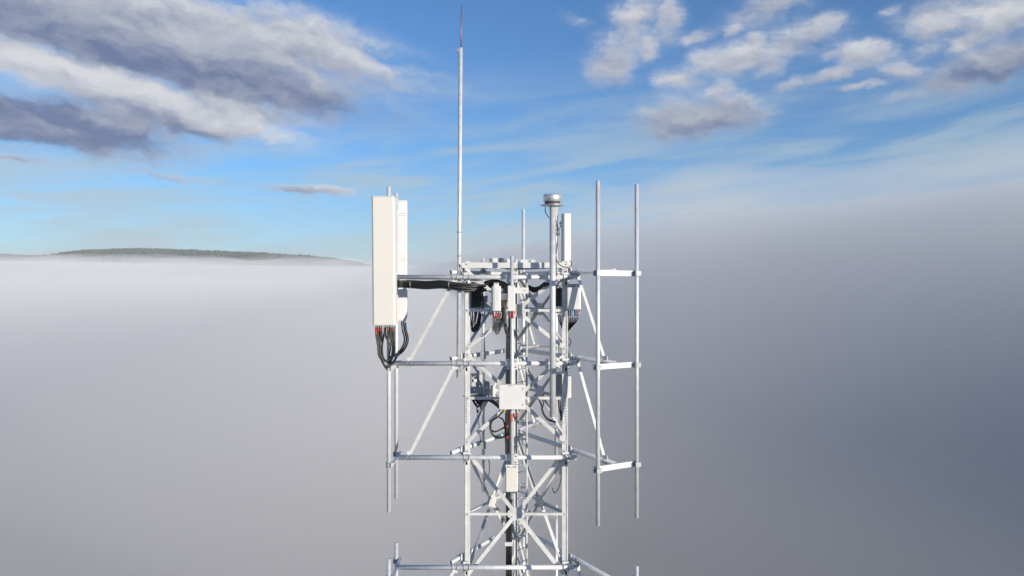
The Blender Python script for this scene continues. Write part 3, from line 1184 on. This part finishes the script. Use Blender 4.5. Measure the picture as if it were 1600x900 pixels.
# black bundle slung under the top boom on the left
paths = []
lanes = [(0, 0), (0, .026), (0, -.026), (.028, .014), (.028, -.014), (-.028, .014), (-.028, -.014), (.02, .042), (-.02, .040), (0, -.045), (.02, -.038)]
for (dy, dz) in lanes:
    pts = []
    for (px, py, d0) in ((612, 444, -.40), (624, 443.5, -.24), (644, 443.8, -.20), (665, 445.5, -.20), (690, 444.3, -.20), (706, 446, -.18), (722, 448, -.15), (742, 449, -.08), (756, 450, .0), (768, 447, .1), (780, 444, .2), (792, 450, .3), (797, 470, .36), (798, 520, .4)):
        p = P(px, py, d0)
        k = 1.0 if px in (624, 644, 700) else 1.15
        pts.append(jit(p + Vector((0, dy * k, dz * k)), .009 if px > 640 else .004))
    paths.append(pts)
ties = []
for px in (641, 701):
    c = P(px, 444.3, -.20)
    ties.append((c - Vector((.009, 0, 0)), c + Vector((.009, 0, 0)), .060))
th = bundle('thick black cable bundle slung beneath the top boom towards the big panel', paths, .0135, None, ties)
for px in (633.5, 690.5):
    c = P(px, 437.5, -.2)
    MB().box(c, (.02, .05, .045)).build('hanger', 'dull', th)
# arching cables near the tower top
bundle('black cables arching over the white radio units below the top boom',
       [[P(748, 447, .05 + .02 * k), P(760, 442 - k * 1.2, .0), P(775, 439.5 - k, -.03), P(786, 444 - k, -.05), P(790, 455, -.1)] for k in range(3)], .011)
# hanging bundle between the two front radios
bundle('thick black hanging cable bundle between the two white front radio units',
       [[P(790 + rng.uniform(-3, 3), 452, -.02 + rng.uniform(-.05, .05)), P(788 + rng.uniform(-4, 4), 470, -.05), P(786.5 + rng.uniform(-3, 4), 490, -.08), P(790 + rng.uniform(-2, 3), 512, -.1), P(793 + rng.uniform(-1.5, 1.5), 524 + rng.uniform(-3, 3), -.1), P(796 + rng.uniform(-1, 2), 512, -.1), P(796.5 + rng.uniform(-2, 2), 490, -.12)] for k in range(11)], .0115)
# loops below unit A
bundle('black cable loops with red tape hanging below the narrow white radio',
       [[P(771 + 4 * k, 490, -.24), P(770.5 + 2.2 * k, 503, -.25), P(772.5 + 1.5 * k, 516 - k * 1.5, -.25), P(777, 522 - 3 * k, -.25), P(782 - .6 * k, 514 - k * 2, -.22), P(785 - k * .5, 500, -.16), P(787, 480, -.08)] for k in range(4)], .009)
bundle('short black cables with red tape below the central pole radio',
       [[P(796 + 3 * k, 489, -.27), P(797 + 1.5 * k, 500, -.24), P(795, 512, -.2), P(794, 520, -.15)] for k in range(3)] + [[P(797, 505, -.2), P(803, 515, -.1), P(808, 527, .2)]], .0095)
t = thing('cable_boot', 'single red cable boot below the side arm of the central radio', 'cable boot', P(804, 490, -.1))
MB().tube([P(804, 484, -.1), P(803.5, 490, -.1)], .017, 8).build('boot', 'orange', t)
# left dark radio tails
bundle('tangle of black cables hanging below the dark radio behind the left leg',
       [[P(731 + 2.6 * k, 481, .26), P(734 + 1.9 * k + rng.uniform(-2, 2), 496, .26), P(737 + .9 * k + rng.uniform(-2, 2), 512 + rng.uniform(-4, 6), .26), P(741 + rng.uniform(-3, 3), 517 + rng.uniform(-4, 3), .28), P(746 + rng.uniform(-3, 3), 508, .3), P(752, 490, .34)] for k in range(9)], .0095)
bundle('thin black cable tied along the slender rear pole',
       [[P(757, 470, .42), P(757.5, 500, .42), P(756.5, 525, .42), P(757.5, 552, .42)]], .011)
# middle left cables around the square box
bundle('loose black cables bunched below the blue-grey radio unit',
       [[P(736 + 2 * k, 619, .36), P(738 + 2.5 * k, 627 + rng.uniform(-3, 3), .36), P(746 + k, 630 + rng.uniform(-4, 10), .36), P(754, 624 + rng.uniform(-2, 4), .3), P(768, 624 + k * .8, .1), P(782, 634 + k, -.1)] for k in range(7)] + [[P(746, 622, .36), P(745, 634, .36), P(746, 645, .36), P(748, 640, .36)]], .010)
bundle('big round loop of thick black cable beside the square box',
       [[P(786, 642 + k, -.2), P(777, 652, -.22 + k * .02), P(768 + k, 658, -.22), P(765.5 + k * 1.2, 668, -.22), P(770 + k * .6, 680 - k, -.22), P(780, 684.5 - k * 1.3, -.22), P(791, 681 - k, -.2), P(796.5, 673, -.18), P(800, 660, -.22)] for k in range(2)] + [[P(780, 652, -.2), P(786, 656, -.18), P(789, 668, -.15), P(790, 690, -.1)], [P(768, 672, -.2), P(774, 674.5, -.2), P(788, 668, -.15)]], .0125)
bundle('thick black cable curving from the square box to the right leg',
       [[P(842, 624, -.05), P(846, 632 + k, .0), P(849, 645 + k, .05), P(856, 654 + k, .1), P(868, 659 + k * .6, .15)] for k in range(3)] + [[P(848, 624, .0), P(849, 632, .0), P(846, 640, .05)]], .010)
# right radio tails
bundle('black cable tails gathered below the bright white radio unit',
       [[P(889 + 2.9 * k, 496, .12), P(889 + 2.2 * k, 503, .12), P(887.5 + .9 * k, 512, .16), P(882 + .3 * k, 524, .22), P(880 + .2 * k, 545, .26)] for k in range(6)] +
       [[P(871 + 3.4 * k, 492, .34), P(874 + 2.5 * k, 502, .3), P(878 + k, 512, .28), P(880, 528, .26)] for k in range(4)] + [[P(889, 527, .1), P(892, 534, .1), P(889, 541, .1)]], .009)
bundle('short black cables below the dark grey radio on the right leg',
       [[P(872 + 3 * k, 626, .34), P(874 + 2 * k, 640, .32), P(876 + k, 650, .3), P(876, 658, .3)] for k in range(4)], .009)
bundle('black cables sagging behind the capped pole under the top boom',
       [[P(826, 446 + k, .15), P(834, 449.5 + k * 1.1, .1), P(842, 448 + k, .05), P(850, 442 + k, .0), P(858, 438 + k, -.05)] for k in range(7)], .0115)
# trunk of feeder cables running down the middle
paths = []
for k in range(12):
    ox, oy = (k % 4) * .023 - .035, (k // 4) * .024
    jx = [rng.uniform(-.006, .006) for _ in range(6)]
    pts = []
    for i, (px, py) in enumerate(((796, 515), (795, 600), (794, 650), (794.5, 720), (795.3, 780), (795.3, 860))):
        p = P(px, py, .02 + oy)
        pts.append(p + Vector((ox + jx[i], 0, 0)))
    pts.append(Vector((pts[-1].x, pts[-1].y, ZC - 12)))
    pts.append(Vector((pts[-1].x, pts[-1].y, 0.2)))
    paths.append(pts)
tr = bundle('black trunk of feeder cables running down the middle of the tower', paths, .0125)
for py in (666, 683):
    MB().tube([P(792.5, py - 1.5, -.03), P(792.5, py + 1.5, -.03)], .022, 8).build('tape', 'red', tr)
for py in (716, 850):
    MB().box(P(795, py, -.005), (.12, .02, .06)).build('clamp', 'plate', tr)
bundle('pair of thin dark wires hanging beside the slender rear pole',
       [[P(763, 716, .2), P(765, 728, .2), P(763.5, 742, .2), P(758, 749, .25), P(755, 751, .3)], [P(746, 648, .3), P(749, 670, .3), P(751, 692, .3)]], .006)

# cables under the big panel
paths = []
for i, (x, y) in enumerate(ports):
    p0 = TB(x, y, -.04)
    e = (rng.uniform(-1, 1))
    px0 = 800 + p0.x * F / (DC + p0.y)
    depth = p0.y
    if x < 0:
        lx = 592 + (px0 - 588) * .55 + rng.uniform(-1.5, 1)
        bot = 570 + rng.uniform(-7, 5)
        paths.append([p0, P(px0 + .5, 524, depth), P(lx, 540 + e * 2, depth), P(lx + 2, 557 + e * 2, depth), P(603 + e * 2, bot, depth + .03), P(614 + e, bot - 8, depth + .12), P(620, 556 + e * 2, depth + .3), P(624, 552, depth + .45)])
    else:
        lx = 617 + (px0 - 617) * .5 + rng.uniform(-1.5, 1.5)
        paths.append([p0, P(px0 + .3, 524, depth), P(lx, 541 + e * 2, depth + .02), P(lx - 1, 556 + e * 2, depth + .06), P(609 + e * 3, 567 + e * 3, depth + .12), P(601 + e * 2, 562 + e * 3, depth + .16), P(597 + e, 548, depth + .2), P(600, 520, depth + .34)])
th = bundle('looped black cables with red tape hanging below the large cream panel', paths, .0115)
for i, (x, y) in enumerate(ports):
    if i in (0, 2, 4, 8, 12):
        p0 = TB(x, y, -.05)
        dx = -.012 if i == 0 else 0
        MB().tube([p0, p0 - Vector((dx, 0,   .045 if i else .11))], .0138, 8).build('tape', 'red', th)
paths = [[TK(x, y, -.045), TK(x + .015, y, -.17), TK(x + .045, y - .05, -.33), TK(x - .01, y - .2, -.47), TK(x - .12, y - .35, -.56)] for x, y in ((.06, -.02), (.09, .02), (.12, -.02))]
th = bundle('three black cables curving down from the shaded rear panel', paths, .012)
for x, y in ((.09, .02), (.12, -.02)):
    p0 = TK(x + .02, y, -.12)
    MB().tube([p0, p0 - Vector((-.006, 0, .04))], .015, 8).build('tape', 'blue', th)
